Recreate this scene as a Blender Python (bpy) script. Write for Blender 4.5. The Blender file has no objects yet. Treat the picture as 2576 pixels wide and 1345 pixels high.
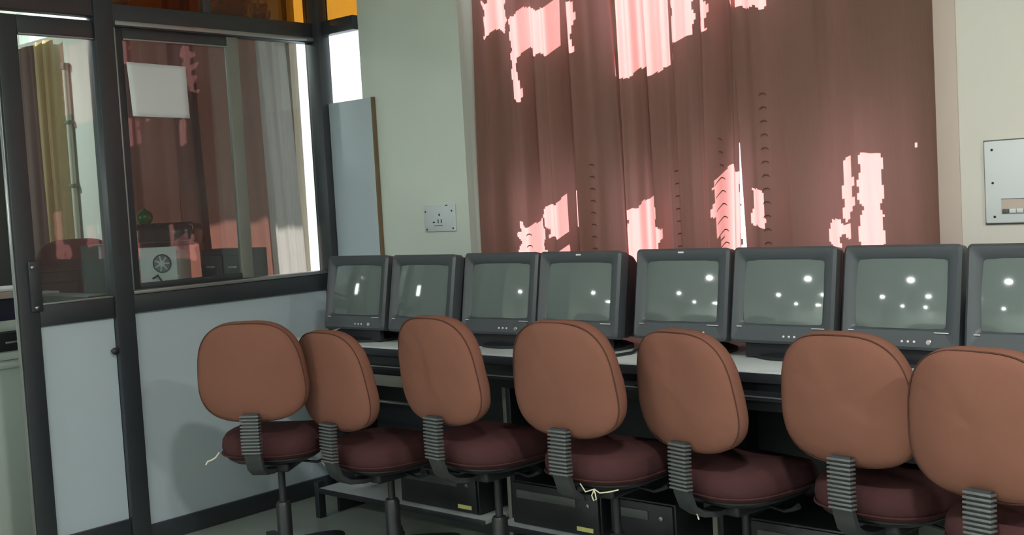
import bpy, bmesh, math, random
from mathutils import Vector, Matrix, noise
random.seed(7)
S = bpy.context.scene
COL = S.collection
pi = math.pi

# ------------------------------------------------------------------ camera
cam = bpy.data.cameras.new('camera')
cam.sensor_fit = 'HORIZONTAL'; cam.sensor_width = 36.0
cam.lens = 36.0 * 2857.4 / 2576.0
cam.clip_start = 0.05; cam.clip_end = 200
co = bpy.data.objects.new('camera', cam); COL.objects.link(co)
yaw, pit, rol = math.radians(41.407), math.radians(-3.4165), math.radians(-3.2243)
F = Vector((-math.sin(yaw) * math.cos(pit), math.cos(yaw) * math.cos(pit), math.sin(pit)))
R0 = Vector((math.cos(yaw), math.sin(yaw), 0)); U0 = R0.cross(F)
Rt = math.cos(rol) * R0 + math.sin(rol) * U0
Up = -math.sin(rol) * R0 + math.cos(rol) * U0
co.matrix_world = Matrix(((Rt.x, Up.x, -F.x, 0), (Rt.y, Up.y, -F.y, 0), (Rt.z, Up.z, -F.z, 1.30), (0, 0, 0, 1)))
S.camera = co

# ------------------------------------------------------------------ world, sun, exposure
w = bpy.data.worlds.new('sky'); S.world = w; w.use_nodes = True
bg = w.node_tree.nodes['Background']
bg.inputs['Color'].default_value = (0.90, 0.96, 1.0, 1); bg.inputs['Strength'].default_value = 2.3
sl = bpy.data.lights.new('sun', 'SUN'); sl.energy = 24.0; sl.angle = math.radians(0.6); sl.color = (1.0, 0.95, 0.93)
so = bpy.data.objects.new('sun', sl); COL.objects.link(so)
SUN = Vector((0.10, -1.0, -0.70)).normalized()
so.rotation_euler = SUN.to_track_quat('-Z', 'Y').to_euler(); so.location = (0, 12, 9)
S.view_settings.view_transform = 'Standard'
try: S.view_settings.look = 'None'
except Exception: pass
S.view_settings.gamma = 1.0; S.view_settings.use_curve_mapping = False
S.view_settings.exposure = 0.0
LAMP_W = 41.0
cy = S.cycles
cy.max_bounces = 6; cy.diffuse_bounces = 3; cy.glossy_bounces = 3; cy.transmission_bounces = 3; cy.transparent_max_bounces = 10
cy.caustics_reflective = False; cy.caustics_refractive = False
# (x, y) of the hall's round ceiling lamps, the last one added to lighten the cabin
LAMPS = [(-0.4, 0.9, 1.3), (1.8, 0.9, 1.5), (-3.4, -1.9, 1), (-0.4, -1.9, 1), (2.2, -1.9, 1.2), (-6.4, -4.6, 1), (-3.4, -4.6, 1), (-0.4, -4.6, 1),
         (2.2, -4.6, 1), (-6.4, -7.8, 1), (-4.6, -8.2, 1), (-2.6, -7.8, 1), (-0.4, -8.2, 1), (-6.9, 2.1, .9)]
CEIL = 2.8

# ------------------------------------------------------------------ materials
MATS = {}
def nd(nt, t, **kw):
    n = nt.nodes.new(t)
    for k, v in kw.items():
        if k in n.inputs: n.inputs[k].default_value = v
        else: setattr(n, k, v)
    return n
def mat(name, col, rough=0.6, metal=0.0, var=0.0, scale=8.0, bump=0.0, bscale=200.0, spec=0.5, stretch=None, coat=0.0):
    m = bpy.data.materials.new(name); m.use_nodes = True; nt = m.node_tree
    b = nt.nodes['Principled BSDF']
    b.inputs['Roughness'].default_value = rough; b.inputs['Metallic'].default_value = metal
    b.inputs['Specular IOR Level'].default_value = spec; b.inputs['Coat Weight'].default_value = coat
    tc = nd(nt, 'ShaderNodeTexCoord'); src = tc.outputs['Object']
    if stretch:
        mp = nd(nt, 'ShaderNodeMapping'); mp.inputs['Scale'].default_value = stretch
        nt.links.new(src, mp.inputs['Vector']); src = mp.outputs['Vector']
    n = nd(nt, 'ShaderNodeTexNoise', Scale=scale, Detail=4.0); nt.links.new(src, n.inputs['Vector'])
    mx = nd(nt, 'ShaderNodeMix', data_type='RGBA')
    c = Vector(col)
    mx.inputs['A'].default_value = (*[max(0, x * (1 - var)) for x in c], 1)
    mx.inputs['B'].default_value = (*[min(1, x * (1 + var)) for x in c], 1)
    nt.links.new(n.outputs['Fac'], mx.inputs['Factor']); nt.links.new(mx.outputs['Result'], b.inputs['Base Color'])
    if bump:
        n2 = nd(nt, 'ShaderNodeTexNoise', Scale=bscale, Detail=3.0); nt.links.new(src, n2.inputs['Vector'])
        bp = nd(nt, 'ShaderNodeBump', Strength=bump, Distance=0.002)
        nt.links.new(n2.outputs['Fac'], bp.inputs['Height']); nt.links.new(bp.outputs['Normal'], b.inputs['Normal'])
    MATS[name] = m
    return m
def glass(name, tint=(0.93, 0.96, 0.95), dust=0.03, dustcol=(0.5, 0.52, 0.5), ior=1.5):
    m = bpy.data.materials.new(name); m.use_nodes = True; nt = m.node_tree; nt.nodes.clear()
    o = nd(nt, 'ShaderNodeOutputMaterial'); t = nd(nt, 'ShaderNodeBsdfTransparent', Color=(*tint, 1))
    g = nd(nt, 'ShaderNodeBsdfGlossy', Roughness=0.02, Color=(1, 1, 1, 1)); f = nd(nt, 'ShaderNodeFresnel', IOR=ior)
    ge = nd(nt, 'ShaderNodeNewGeometry'); mi = nd(nt, 'ShaderNodeMath', operation='MULTIPLY_ADD')
    mi.inputs[1].default_value = 1 / ior - ior; mi.inputs[2].default_value = ior
    nt.links.new(ge.outputs['Backfacing'], mi.inputs[0]); nt.links.new(mi.outputs[0], f.inputs['IOR'])
    d = nd(nt, 'ShaderNodeBsdfDiffuse', Color=(*dustcol, 1))
    a = nd(nt, 'ShaderNodeMixShader'); b = nd(nt, 'ShaderNodeMixShader')
    tc = nd(nt, 'ShaderNodeTexCoord'); n = nd(nt, 'ShaderNodeTexNoise', Scale=3.0, Detail=5.0)
    nt.links.new(tc.outputs['Object'], n.inputs['Vector'])
    mt = nd(nt, 'ShaderNodeMath', operation='MULTIPLY'); mt.inputs[1].default_value = dust * 2
    nt.links.new(n.outputs['Fac'], mt.inputs[0]); nt.links.new(mt.outputs[0], a.inputs['Fac'])
    nt.links.new(t.outputs[0], a.inputs[1]); nt.links.new(d.outputs[0], a.inputs[2])
    nt.links.new(f.outputs[0], b.inputs['Fac']); nt.links.new(a.outputs[0], b.inputs[1]); nt.links.new(g.outputs[0], b.inputs[2])
    nt.links.new(b.outputs[0], o.inputs['Surface']); MATS[name] = m
    return m
def cloth(name, dcol, tcol, tfac, wave=0.15, rough=0.9):
    m = bpy.data.materials.new(name); m.use_nodes = True; nt = m.node_tree; nt.nodes.clear()
    o = nd(nt, 'ShaderNodeOutputMaterial')
    tc = nd(nt, 'ShaderNodeTexCoord'); mp = nd(nt, 'ShaderNodeMapping'); mp.inputs['Scale'].default_value = (60, 60, 4)
    n = nd(nt, 'ShaderNodeTexNoise', Scale=3.0, Detail=5.0); nt.links.new(tc.outputs['Object'], mp.inputs['Vector']); nt.links.new(mp.outputs[0], n.inputs['Vector'])
    def mixc(c):
        x = nd(nt, 'ShaderNodeMix', data_type='RGBA')
        x.inputs['A'].default_value = (*[v * (1 - wave) for v in c], 1); x.inputs['B'].default_value = (*[min(1, v * (1 + wave)) for v in c], 1)
        nt.links.new(n.outputs['Fac'], x.inputs['Factor']); return x.outputs['Result']
    d = nd(nt, 'ShaderNodeBsdfDiffuse', Roughness=0.6); t = nd(nt, 'ShaderNodeBsdfTranslucent')
    nt.links.new(mixc(dcol), d.inputs['Color']); nt.links.new(mixc(tcol), t.inputs['Color'])
    s = nd(nt, 'ShaderNodeMixShader', Fac=tfac); nt.links.new(d.outputs[0], s.inputs[1]); nt.links.new(t.outputs[0], s.inputs[2])
    n2 = nd(nt, 'ShaderNodeTexNoise', Scale=900.0, Detail=2.0); nt.links.new(tc.outputs['Object'], n2.inputs['Vector'])
    bp = nd(nt, 'ShaderNodeBump', Strength=0.25, Distance=0.001); nt.links.new(n2.outputs['Fac'], bp.inputs['Height'])
    nt.links.new(bp.outputs[0], d.inputs['Normal'])
    nt.links.new(s.outputs[0], o.inputs['Surface']); MATS[name] = m
    return m
def emis(name, col, st):
    m = bpy.data.materials.new(name); m.use_nodes = True; nt = m.node_tree; nt.nodes.clear()
    o = nd(nt, 'ShaderNodeOutputMaterial'); e = nd(nt, 'ShaderNodeEmission', Color=(*col, 1), Strength=st)
    nt.links.new(e.outputs[0], o.inputs['Surface']); MATS[name] = m; m.cycles.emission_sampling = 'NONE'; return m

mat('wall_paint', (0.74, 0.80, 0.72), 0.7, var=0.03, scale=1.5, bump=0.05, bscale=60)
mat('wall_paint_warm', (0.75, 0.69, 0.62), 0.7, var=0.03, scale=1.5, bump=0.05, bscale=60)
mat('pinkish_tone', (0.60, 0.47, 0.41), 0.7, var=0.03, scale=2)
mat('ceiling_paint', (0.78, 0.78, 0.74), 0.8, var=0.03)
mat('floor', (0.33, 0.37, 0.335), 0.35, var=0.15, scale=5, bump=0.05, bscale=30)
mat('alu_dark', (0.036, 0.040, 0.046), 0.38, metal=0.0, var=0.15, scale=6, spec=0.6)
mat('alu_edge', (0.36, 0.37, 0.36), 0.35, metal=0.7, var=0.1, scale=10)
mat('laminate', (0.54, 0.62, 0.67), 0.45, var=0.02, scale=2, spec=0.4)
mat('brown_tape', (0.20, 0.13, 0.07), 0.6, var=0.1)
mat('paper', (0.80, 0.82, 0.82), 0.55, var=0.02, scale=3)
mat('sun_mask_paper', (0.55, 0.50, 0.44), 0.9, var=0.1)
mat('wood_frame', (0.30, 0.22, 0.15), 0.6, var=0.2, stretch=(20, 20, 2))
mat('mon_plastic', (0.072, 0.080, 0.088), 0.42, var=0.06, scale=4, bump=0.08, bscale=700)
mat('mon_dark', (0.018, 0.019, 0.023), 0.5, var=0.1)
mat('mon_screen', (0.150, 0.180, 0.170), 0.06, var=0.03, scale=2, spec=0.75, coat=0.0)
mat('white_mark', (0.85, 0.85, 0.82), 0.4)
mat('black_plastic', (0.020, 0.021, 0.024), 0.42, var=0.15, scale=20)
mat('grey_plastic', (0.10, 0.105, 0.105), 0.45, var=0.1, scale=20)
mat('bracket_shaded', (0.045, 0.048, 0.05), 0.42, var=0.1, scale=20)  # darkened: the shade between the ribs is put into this colour
mat('rib_plastic', (0.12, 0.125, 0.125), 0.4, var=0.1, scale=20)
mat('steel', (0.45, 0.45, 0.45), 0.3, metal=1.0, var=0.1)
mat('orange_fabric', (0.235, 0.100, 0.070), 0.9, var=0.10, scale=5, bump=0.35, bscale=900, spec=0.15)
mat('maroon_shaded', (0.075, 0.030, 0.031), 0.9, var=0.12, scale=6, bump=0.35, bscale=900, spec=0.15)  # seat cloth, maroon with the shade on the seats put into the colour
mat('seam', (0.085, 0.03, 0.018), 0.9)
mat('thread', (0.75, 0.68, 0.5), 0.8)
mat('desk_white', (0.72, 0.76, 0.76), 0.4, var=0.02, scale=3)
mat('desk_dark', (0.022, 0.024, 0.030), 0.45, var=0.15, scale=8)
mat('desk_grey', (0.24, 0.24, 0.21), 0.5, var=0.1)
mat('sticker', (0.75, 0.72, 0.25), 0.6)
mat('red_vinyl', (0.22, 0.04, 0.045), 0.6, var=0.12, scale=6)
mat('pc_grey', (0.72, 0.78, 0.75), 0.5, var=0.04, scale=6)
mat('printer_black', (0.022, 0.022, 0.026), 0.22, var=0.1)
mat('green_plastic', (0.01, 0.10, 0.02), 0.25)
mat('cardboard', (0.42, 0.32, 0.22), 0.8, var=0.08)
mat('pink_board', (0.55, 0.42, 0.38), 0.7, var=0.1)
mat('navy', (0.02, 0.022, 0.05), 0.6, var=0.1)
mat('counter_pale', (0.72, 0.80, 0.72), 0.5, var=0.04)
mat('cupboard_grey', (0.10, 0.11, 0.10), 0.5, var=0.05)
mat('pipe_paint', (0.55, 0.56, 0.45), 0.5, var=0.05)
mat('clip_green', (0.16, 0.18, 0.12), 0.5)
mat('plate_white', (0.70, 0.76, 0.78), 0.35, var=0.01)
mat('db_white', (0.76, 0.77, 0.78), 0.35, var=0.01)
mat('dark_hole', (0.015, 0.015, 0.018), 0.6)
mat('lamp_body', (0.8, 0.8, 0.8), 0.4)
glass('glass_clear', (0.90, 0.93, 0.92), dust=0.035)
glass('glass_amber', (0.68, 0.43, 0.13), dust=0.03, dustcol=(0.25, 0.12, 0.08))
glass('glass_window', (0.96, 0.98, 0.98), dust=0.01)
cloth('curtain_rust', (0.295, 0.200, 0.160), (0.82, 0.32, 0.31), 0.42, wave=0.07)
cloth('curtain_maroon', (0.105, 0.068, 0.064), (0.42, 0.16, 0.12), 0.12)
cloth('curtain_beige', (0.42, 0.34, 0.20), (0.75, 0.55, 0.30), 0.35)
cloth('curtain_grey', (0.42, 0.38, 0.36), (0.70, 0.60, 0.55), 0.15)
mat('embroidery', (0.13, 0.06, 0.045), 0.8)
emis('lamp_glow', (0.93, 1.0, 0.97), 25.0)

# ------------------------------------------------------------------ mesh helpers
class MB:
    def __init__(s): s.v = []; s.f = []
    def add(s, vs, fs, M=None):
        o = len(s.v)
        s.v += [tuple(M @ Vector(v)) if M else tuple(v) for v in vs]
        s.f += [tuple(i + o for i in f) for f in fs]; return s
    def box(s, x0, x1, y0, y1, z0, z1, M=None):
        vs = [(x, y, z) for x in (x0, x1) for y in (y0, y1) for z in (z0, z1)]
        return s.add(vs, [(0, 1, 3, 2), (4, 6, 7, 5), (0, 4, 5, 1), (2, 3, 7, 6), (0, 2, 6, 4), (1, 5, 7, 3)], M)
    def bbox(s, x0, x1, y0, y1, z0, z1, b=0.004, seg=2, M=None):
        bm = bmesh.new(); bmesh.ops.create_cube(bm, size=1.0)
        for v in bm.verts:
            v.co = Vector((x0 + (v.co.x + .5) * (x1 - x0), y0 + (v.co.y + .5) * (y1 - y0), z0 + (v.co.z + .5) * (z1 - z0)))
        bmesh.ops.bevel(bm, geom=list(bm.edges), offset=b, segments=seg, profile=0.5, affect='EDGES')
        bm.verts.index_update()
        s.add([v.co.copy() for v in bm.verts], [tuple(v.index for v in f.verts) for f in bm.faces], M); bm.free(); return s
    def tube(s, pts, r, seg=10, caps=True, M=None):
        pts = [Vector(p) for p in pts]; n = len(pts); rs = r if isinstance(r, (list, tuple)) else [r] * n
        vs = []; fs = []; prev = None
        for i, p in enumerate(pts):
            t = (pts[min(i + 1, n - 1)] - pts[max(i - 1, 0)]).normalized()
            if prev is None:
                a = Vector((0, 0, 1)) if abs(t.z) < .9 else Vector((1, 0, 0)); u = t.cross(a).normalized()
            else: u = (prev - t * prev.dot(t)).normalized()
            prev = u; v2 = t.cross(u)
            for k in range(seg):
                a = 2 * pi * k / seg; vs.append(p + (u * math.cos(a) + v2 * math.sin(a)) * rs[i])
        for i in range(n - 1):
            for k in range(seg):
                k2 = (k + 1) % seg; fs.append((i * seg + k, i * seg + k2, (i + 1) * seg + k2, (i + 1) * seg + k))
        if caps: fs.append(tuple(range(seg - 1, -1, -1))); fs.append(tuple((n - 1) * seg + k for k in range(seg)))
        return s.add(vs, fs, M)
    def lathe(s, prof, seg=20, M=None):
        vs = []; fs = []; n = len(prof)
        for r, z in prof:
            for k in range(seg):
                a = 2 * pi * k / seg; vs.append((r * math.cos(a), r * math.sin(a), z))
        for i in range(n - 1):
            for k in range(seg):
                k2 = (k + 1) % seg; fs.append((i * seg + k, i * seg + k2, (i + 1) * seg + k2, (i + 1) * seg + k))
        fs.append(tuple(range(seg - 1, -1, -1))); fs.append(tuple((n - 1) * seg + k for k in range(seg)))
        return s.add(vs, fs, M)
    def rings(s, rings, M=None, cap0=True, cap1=True, closed=True):
        n = len(rings[0]); vs = [p for r in rings for p in r]; fs = []
        for i in range(len(rings) - 1):
            for k in range(n if closed else n - 1):
                k2 = (k + 1) % n; fs.append((i * n + k, i * n + k2, (i + 1) * n + k2, (i + 1) * n + k))
        if cap0: fs.append(tuple(range(n - 1, -1, -1)))
        if cap1: fs.append(tuple((len(rings) - 1) * n + k for k in range(n)))
        return s.add(vs, fs, M)
    def build(s, name, m, parent=None, smooth=False, angle=None):
        me = bpy.data.meshes.new(name); me.from_pydata([tuple(v) for v in s.v], [], s.f); me.update()
        bm = bmesh.new(); bm.from_mesh(me); bmesh.ops.recalc_face_normals(bm, faces=bm.faces); bm.to_mesh(me); bm.free()
        me.materials.append(MATS[m] if isinstance(m, str) else m)
        if smooth or angle:
            for p in me.polygons: p.use_smooth = True
            try: me.set_sharp_from_angle(angle=math.radians(angle or 50))
            except Exception: pass
        o = bpy.data.objects.new(name, me); COL.objects.link(o)
        if parent: o.parent = parent
        return o
def tag(o, label=None, cat=None, group=None, kind=None):
    if label: o['label'] = label
    if cat: o['category'] = cat
    if group: o['group'] = group
    if kind: o['kind'] = kind
    return o
def empty(name, loc=(0, 0, 0), rz=0.0):
    o = bpy.data.objects.new(name, None); COL.objects.link(o); o.location = loc; o.rotation_euler = (0, 0, rz)
    o.empty_display_size = 0.1; return o
def box(name, d, m, parent=None, b=0.0):
    q = MB()
    if b: q.bbox(*d, b=b)
    else: q.box(*d)
    return q.build(name, m, parent, angle=40 if b else None)
def superell(A, B, n, N=48, taper=0.0):
    out = []
    for k in range(N):
        t = 2 * pi * k / N; c, s_ = math.cos(t), math.sin(t)
        y = B * math.copysign(abs(s_) ** (2 / n), s_)
        x = A * math.copysign(abs(c) ** (2 / n), c) * (1 - taper * y / B)
        out.append((x, y))
    return out
def rrect(x0, x1, z0, z1, r, n=5):
    out = []
    for cx, cz, a0 in ((x1 - r, z1 - r, 0), (x0 + r, z1 - r, 90), (x0 + r, z0 + r, 180), (x1 - r, z0 + r, 270)):
        for k in range(n):
            a = math.radians(a0 + 90 * k / (n - 1)); out.append((cx + r * math.cos(a), cz + r * math.sin(a)))
    return out

# ------------------------------------------------------------------ the setting
YB = 3.42                       # room face of the window wall
XW0, XW1, ZW0, ZW1 = -3.236, -1.258, 0.88, 2.56      # window behind the rust curtains
XC0, XC1, ZC0, ZC1 = -5.95, -3.848, 0.90, 2.72        # window of the glazed cabin
XP = -4.105                     # hall side of the aluminium partition
tag(box('floor', (-9, 5.5, -9, 3.7, -0.1, 0), 'floor'), 'grey-green polished floor', kind='structure')
tag(box('ceiling', (-9, 5.5, -9, 3.7, CEIL, CEIL + .1), 'ceiling_paint'), 'plain white ceiling', kind='structure')
T = 0.25
q = MB()
q.box(-9, -7.4, YB, YB + T, 0, CEIL)
q.box(-7.4, -6.1, YB, YB + T, 0, 2.44); q.box(-7.4, -6.1, YB, YB + T, 2.70, CEIL)
q.box(-6.1, XC0, YB, YB + T, 0, CEIL)
q.box(XC0, XC1, YB, YB + T, 0, ZC0); q.box(XC0, XC1, YB, YB + T, ZC1, CEIL)
q.box(XC1, XW0, YB, YB + T, 0, CEIL)
q.box(XW0, XW1, YB, YB + T, 0, ZW0); q.box(XW0, XW1, YB, YB + T, ZW1, CEIL)
tag(q.build('wall_back', 'wall_paint'), 'pale green wall with the curtained windows', kind='structure')
tag(box('wall_back_right', (XW1, 5.5, YB, YB + T, 0, CEIL), 'wall_paint_warm'), 'cream wall to the right of the rust curtains', kind='structure')
tag(box('glow_band', (-1.290, -1.224, YB - 0.006, YB, 0, CEIL), 'pinkish_tone', b=0.002), 'narrow band beside the curtain, coloured like its pinkish glow and shade', kind='structure')  # curtain's shadow band and red glow, painted as a strip on the wall
tag(box('wall_right', (5.3, 5.5, -9, 3.42, 0, CEIL), 'wall_paint_warm'), 'cream side wall of the hall', kind='structure')
tag(box('wall_front', (-9, 5.5, -9.2, -9, 0, CEIL), 'wall_paint'), 'pale wall at the far end of the hall', kind='structure')
tag(box('wall_far_left', (-9.2, -9, -9, 3.7, 0, CEIL), 'wall_paint'), 'pale left wall of the hall', kind='structure')
tag(box('wall_cabin', (-9, XP, 0.95, 1.0, 0, CEIL), 'laminate'), 'white panelled side wall of the cabin', kind='structure')

# main window: wooden frame, panes and an added sheet cut to shape the sun patches
YG = 3.60
win = tag(empty('window_1', (0, 0, 0)), 'window behind the rust curtains, with an added sheet shaping the sun patches', kind='structure')
q = MB()
for x in (XW0, XW1 - .05): q.box(x, x + .05, YG - .03, YG + .03, ZW0, ZW1)
for z in (ZW0, ZW1 - .05): q.box(XW0 + .05, XW1 - .05, YG - .03, YG + .03, z, z + .05)
q.build('window_frame', 'wood_frame', win)
nx = 4
for i in range(1, nx):
    x = XW0 + (XW1 - XW0) * i / nx
    box('mullion', (x - .012, x + .012, YG - .025, YG + .02, ZW0 + .05, ZW1 - .05), 'wood_frame', win)
for i in range(nx):
    a = XW0 + (XW1 - XW0) * i / nx; b = XW0 + (XW1 - XW0) * (i + 1) / nx
    box('pane', (a + .013, b - .013, YG - .004, YG + .0, ZW0 + .05, ZW1 - .05), 'glass_window', win)
# openings in the added sheet, in curtain coordinates; the sun carries them down and right by the depth between
KC = 0.99
DY = YG + .012 - 3.437
ox, oz = SUN.x / -SUN.y * DY, SUN.z / -SUN.y * DY
holes = [(-3.12, -3.02, 1.98, 2.6, .03), (-2.995, -2.665, 1.87, 2.05, .012), (-3.0, -2.955, 1.70, 1.90, .01),
         (-2.50, -2.245, 1.73, 2.6, .012), (-2.245, -2.165, 1.83, 2.6, .012), (-2.12, -2.09, 1.86, 2.6, .01), (-2.03, -1.86, 1.90, 2.6, .012),
         (-1.80, -1.70, 1.965, 2.6, .01), (-2.845, -2.72, 1.155, 1.29, .012), (-2.835, -2.745, 1.06, 1.095, .008), (-3.0, -2.86, 1.0, 1.20, .02),
         (-2.47, -2.335, .90, 1.255, .014), (-2.09, -2.0, .90, 1.34, .01), (-1.95, -1.897, 1.165, 1.28, .008),
         (-1.612, -1.588, .90, 1.385, .010), (-1.565, -1.490, .90, 1.385, .014), (-1.66, -1.62, .9, 1.2, .02), (-1.378, -1.372, 1.385, 1.40, .0)]
H2 = [(a * KC, b * KC, 1.3 + (c - 1.3) * KC, 1.3 + (d - 1.3) * KC, e) for a, b, c, d, e in holes]
g = 0.007
q = MB(); idx = {}
NX = int((XW1 - XW0 - .1) / g); NZ = int((ZW1 - ZW0 - .1) / g)
def vid(i, j):
    if (i, j) not in idx:
        idx[(i, j)] = len(q.v); q.v.append((XW0 + .05 + (XW1 - XW0 - .1) * i / NX, YG + .012, ZW0 + .05 + (ZW1 - ZW0 - .1) * j / NZ))
    return idx[(i, j)]
for i in range(NX):
    for j in range(NZ):
        x = XW0 + .05 + (XW1 - XW0 - .1) * (i + .5) / NX + ox; z = ZW0 + .05 + (ZW1 - ZW0 - .1) * (j + .5) / NZ + oz
        hole = False
        for a, b, c, d, rg in H2:
            k1 = rg * noise.noise((x * 22, z * 22, a * 9)) * 2
            if a - k1 < x < b + k1 and c - k1 < z < d + k1: hole = True; break
        if not hole: q.f.append((vid(i, j), vid(i + 1, j), vid(i + 1, j + 1), vid(i, j + 1)))
pc = q.build('sun_mask', 'sun_mask_paper', win); tag(pc, 'added brown sheet with ragged openings that shape the sun patches')

# cabin window
win2 = tag(empty('window_2', (0, 0, 0)), 'tall bright window of the cabin', kind='structure')
q = MB()
for x in (XC0, XC1 - .04): q.box(x, x + .04, YG - .03, YG + .03, ZC0, ZC1)
for z in (ZC0, ZC1 - .04): q.box(XC0 + .04, XC1 - .04, YG - .03, YG + .03, z, z + .04)
q.build('window_frame', 'wood_frame', win2)
for i in range(3):
    a = XC0 + .04 + (XC1 - XC0 - .08) * i / 3; b = XC0 + .04 + (XC1 - XC0 - .08) * (i + 1) / 3
    box('pane', (a + .006, b - .006, YG - .004, YG, ZC0 + .04, ZC1 - .04), 'glass_window', win2)
    if i: box('mullion', (a - .02, a + .02, YG - .025, YG + .02, ZC0 + .04, ZC1 - .04), 'wood_frame', win2)
win3 = tag(empty('window_3', (0, 0, 0)), 'narrow ventilator window high in the cabin wall', kind='structure')
box('window_frame', (-7.4, -6.1, YG - .02, YG + .02, 2.44, 2.47), 'wood_frame', win3)
box('pane', (-7.4, -6.1, YG - .004, YG, 2.47, 2.70), 'glass_window', win3)

tag(box('sun_block_slab', (-6.0, -3.75, YB + T, 5.75, 2.92, 3.05), 'ceiling_paint'), 'unseen slab added outside above the cabin window to block the sun', kind='structure')  # added out of view to keep the sun off the upper cabin curtains
# aluminium partition
par = tag(empty('wall_left', (XP, 0, 0)), 'dark aluminium and glass partition with pale laminate panels', kind='structure')
def P(name, y0, y1, z0, z1, m='alu_dark', x0=-.045, x1=0.0, b=.003): return box(name, (x0, x1, y0, y1, z0, z1), m, par, b)
P('post', 2.295, 2.375, 0, CEIL, x0=-.06, x1=.01)
P('post', 3.362, 3.43, 0, CEIL, x0=-.05, x1=.045)
P('post', 1.0, 1.08, 0, CEIL)
P('bottom_rail', 2.375, 3.362, 0, .078)
P('sill_rail', 2.375, 3.362, .935, 1.008, x0=-.05, x1=.004)
P('sill_cap', 2.377, 3.360, 1.009, 1.024, 'alu_edge', x0=-.05, x1=.010, b=.002)
P('head_rail', 2.375, 3.362, 2.062, 2.150, x0=-.05, x1=.008)
P('head_lip', 2.377, 3.360, 2.066, 2.084, 'alu_edge', x0=.008, x1=.020, b=.003)
P('top_ledge', 2.375, 3.362, 2.134, 2.150, x0=-.17, x1=-.05)
P('laminate_panel', 2.375, 3.362, .078, .935, 'laminate', x0=-.03, x1=-.014, b=0)
P('door_beam', 1.08, 2.295, 2.095, 2.20, x0=-.05, x1=.006)
P('glass_bead', 2.376, 2.383, 1.026, 2.06, 'alu_edge', x0=-.02, x1=.006, b=.002)
P('transom_glass', 2.375, 3.362, 2.150, CEIL, 'glass_amber', x0=-.027, x1=-.022, b=0)
P('transom_panel', 1.08, 2.295, 2.20, CEIL, 'cupboard_grey', x0=-.03, x1=-.015, b=0)
P('transom_bar', 2.80, 2.84, 2.151, CEIL, x0=-.04, x1=-.005)
P('glass_pane', 2.975, 3.36, 1.024, 2.062, 'glass_clear', x0=-.034, x1=-.030, b=0)
sash = empty('sliding_sash', (0, 0, 0)); sash.parent = par
for d, n, m in (((-.026, -.006, 2.377, 2.418, 1.026, 2.06), 'sash_stile', 'alu_dark'), ((-.028, -.004, 2.905, 2.962, 1.026, 2.06), 'sash_stile', 'desk_grey'),  # second stile is lighter: light falling on it is put into the colour
                ((-.026, -.006, 2.418, 2.905, 2.018, 2.058), 'sash_rail', 'alu_dark'), ((-.026, -.006, 2.418, 2.905, 1.026, 1.05), 'sash_rail', 'alu_dark')):
    box(n, d, m, sash, .003)
box('sash_lip', (-.006, .000, 2.418, 2.905, 2.014, 2.020), 'alu_edge', sash, .001)
box('glass_pane', (-.018, -.014, 2.418, 2.905, 1.05, 2.018), 'glass_clear', sash)

# the return of the partition beside the pillar
ret = tag(empty('wall_return', (0, 0, 0)), 'short partition return with a blue-white board against the pillar', kind='structure')
box('laminate_panel', (-4.058, -3.768, YB - .022, YB - .004, 0, 1.783), 'laminate', ret, .001)
box('brown_edge_strip', (-3.769, -3.763, YB - .024, YB - .002, .0, 1.785), 'brown_tape', ret, .001)
box('transom_rail', (-4.06, -3.848, YB - .03, YB + .02, 2.092, 2.155), 'alu_dark', ret, .003)
box('transom_glass', (-4.06, -3.848, YB + .0, YB + .005, 2.155, CEIL), 'glass_amber', ret)

# door leaf beside the post
door = tag(empty('door_1', (XP, 0, 0)), 'narrow aluminium door with glass above and pale laminate below', kind='structure')
def D(name, y0, y1, z0, z1, m='alu_dark', x0=-.04, x1=0.0, b=.003, p=None): return box(name, (x0, x1, y0, y1, z0, z1), m, p or door, b)
D('stile', 1.918, 1.993, .01, 2.078)
D('stile_lip', 1.912, 1.918, .01, 2.078, 'alu_edge', x0=-.03, x1=-.01, b=.002)
D('top_rail', 1.993, 2.293, 2.012, 2.078)
D('top_lip', 1.995, 2.292, 2.006, 2.012, 'alu_edge', x0=-.02, x1=.002, b=.001)
D('mid_rail', 1.993, 2.293, .926, 1.006)
D('mid_lip', 1.995, 2.292, 1.006, 1.012, 'alu_edge', x0=-.02, x1=.0, b=.001)
D('bottom_rail', 1.993, 2.293, .01, .125)
D('laminate_panel', 1.993, 2.293, .125, .926, 'laminate', x0=-.03, x1=-.014, b=0)
D('glass_pane', 1.993, 2.293, 1.012, 2.006, 'glass_clear', x0=-.024, x1=-.020, b=0)
lk = D('lock_plate', 1.958, 2.003, .985, 1.172, 'alu_dark', x0=.0, x1=.012)
for z, y in ((1.150, 1.970), (1.000, 1.976)):
    MB().lathe([(.008, 0), (.009, .004), (.006, .009), (.001, .010)], 12, M=Matrix.Translation((.012, y, z)) @ Matrix.Rotation(pi / 2, 4, 'Y')).build('screw', 'steel', lk, smooth=True)
kn = MB().lathe([(.006, 0), (.006, .012), (.013, .016), (.014, .026), (.009, .031), (.001, .032)], 16, M=Matrix.Translation((-.014, 2.277, .797)) @ Matrix.Rotation(pi / 2, 4, 'Y')).build('knob', 'black_plastic', door, smooth=True)

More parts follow.
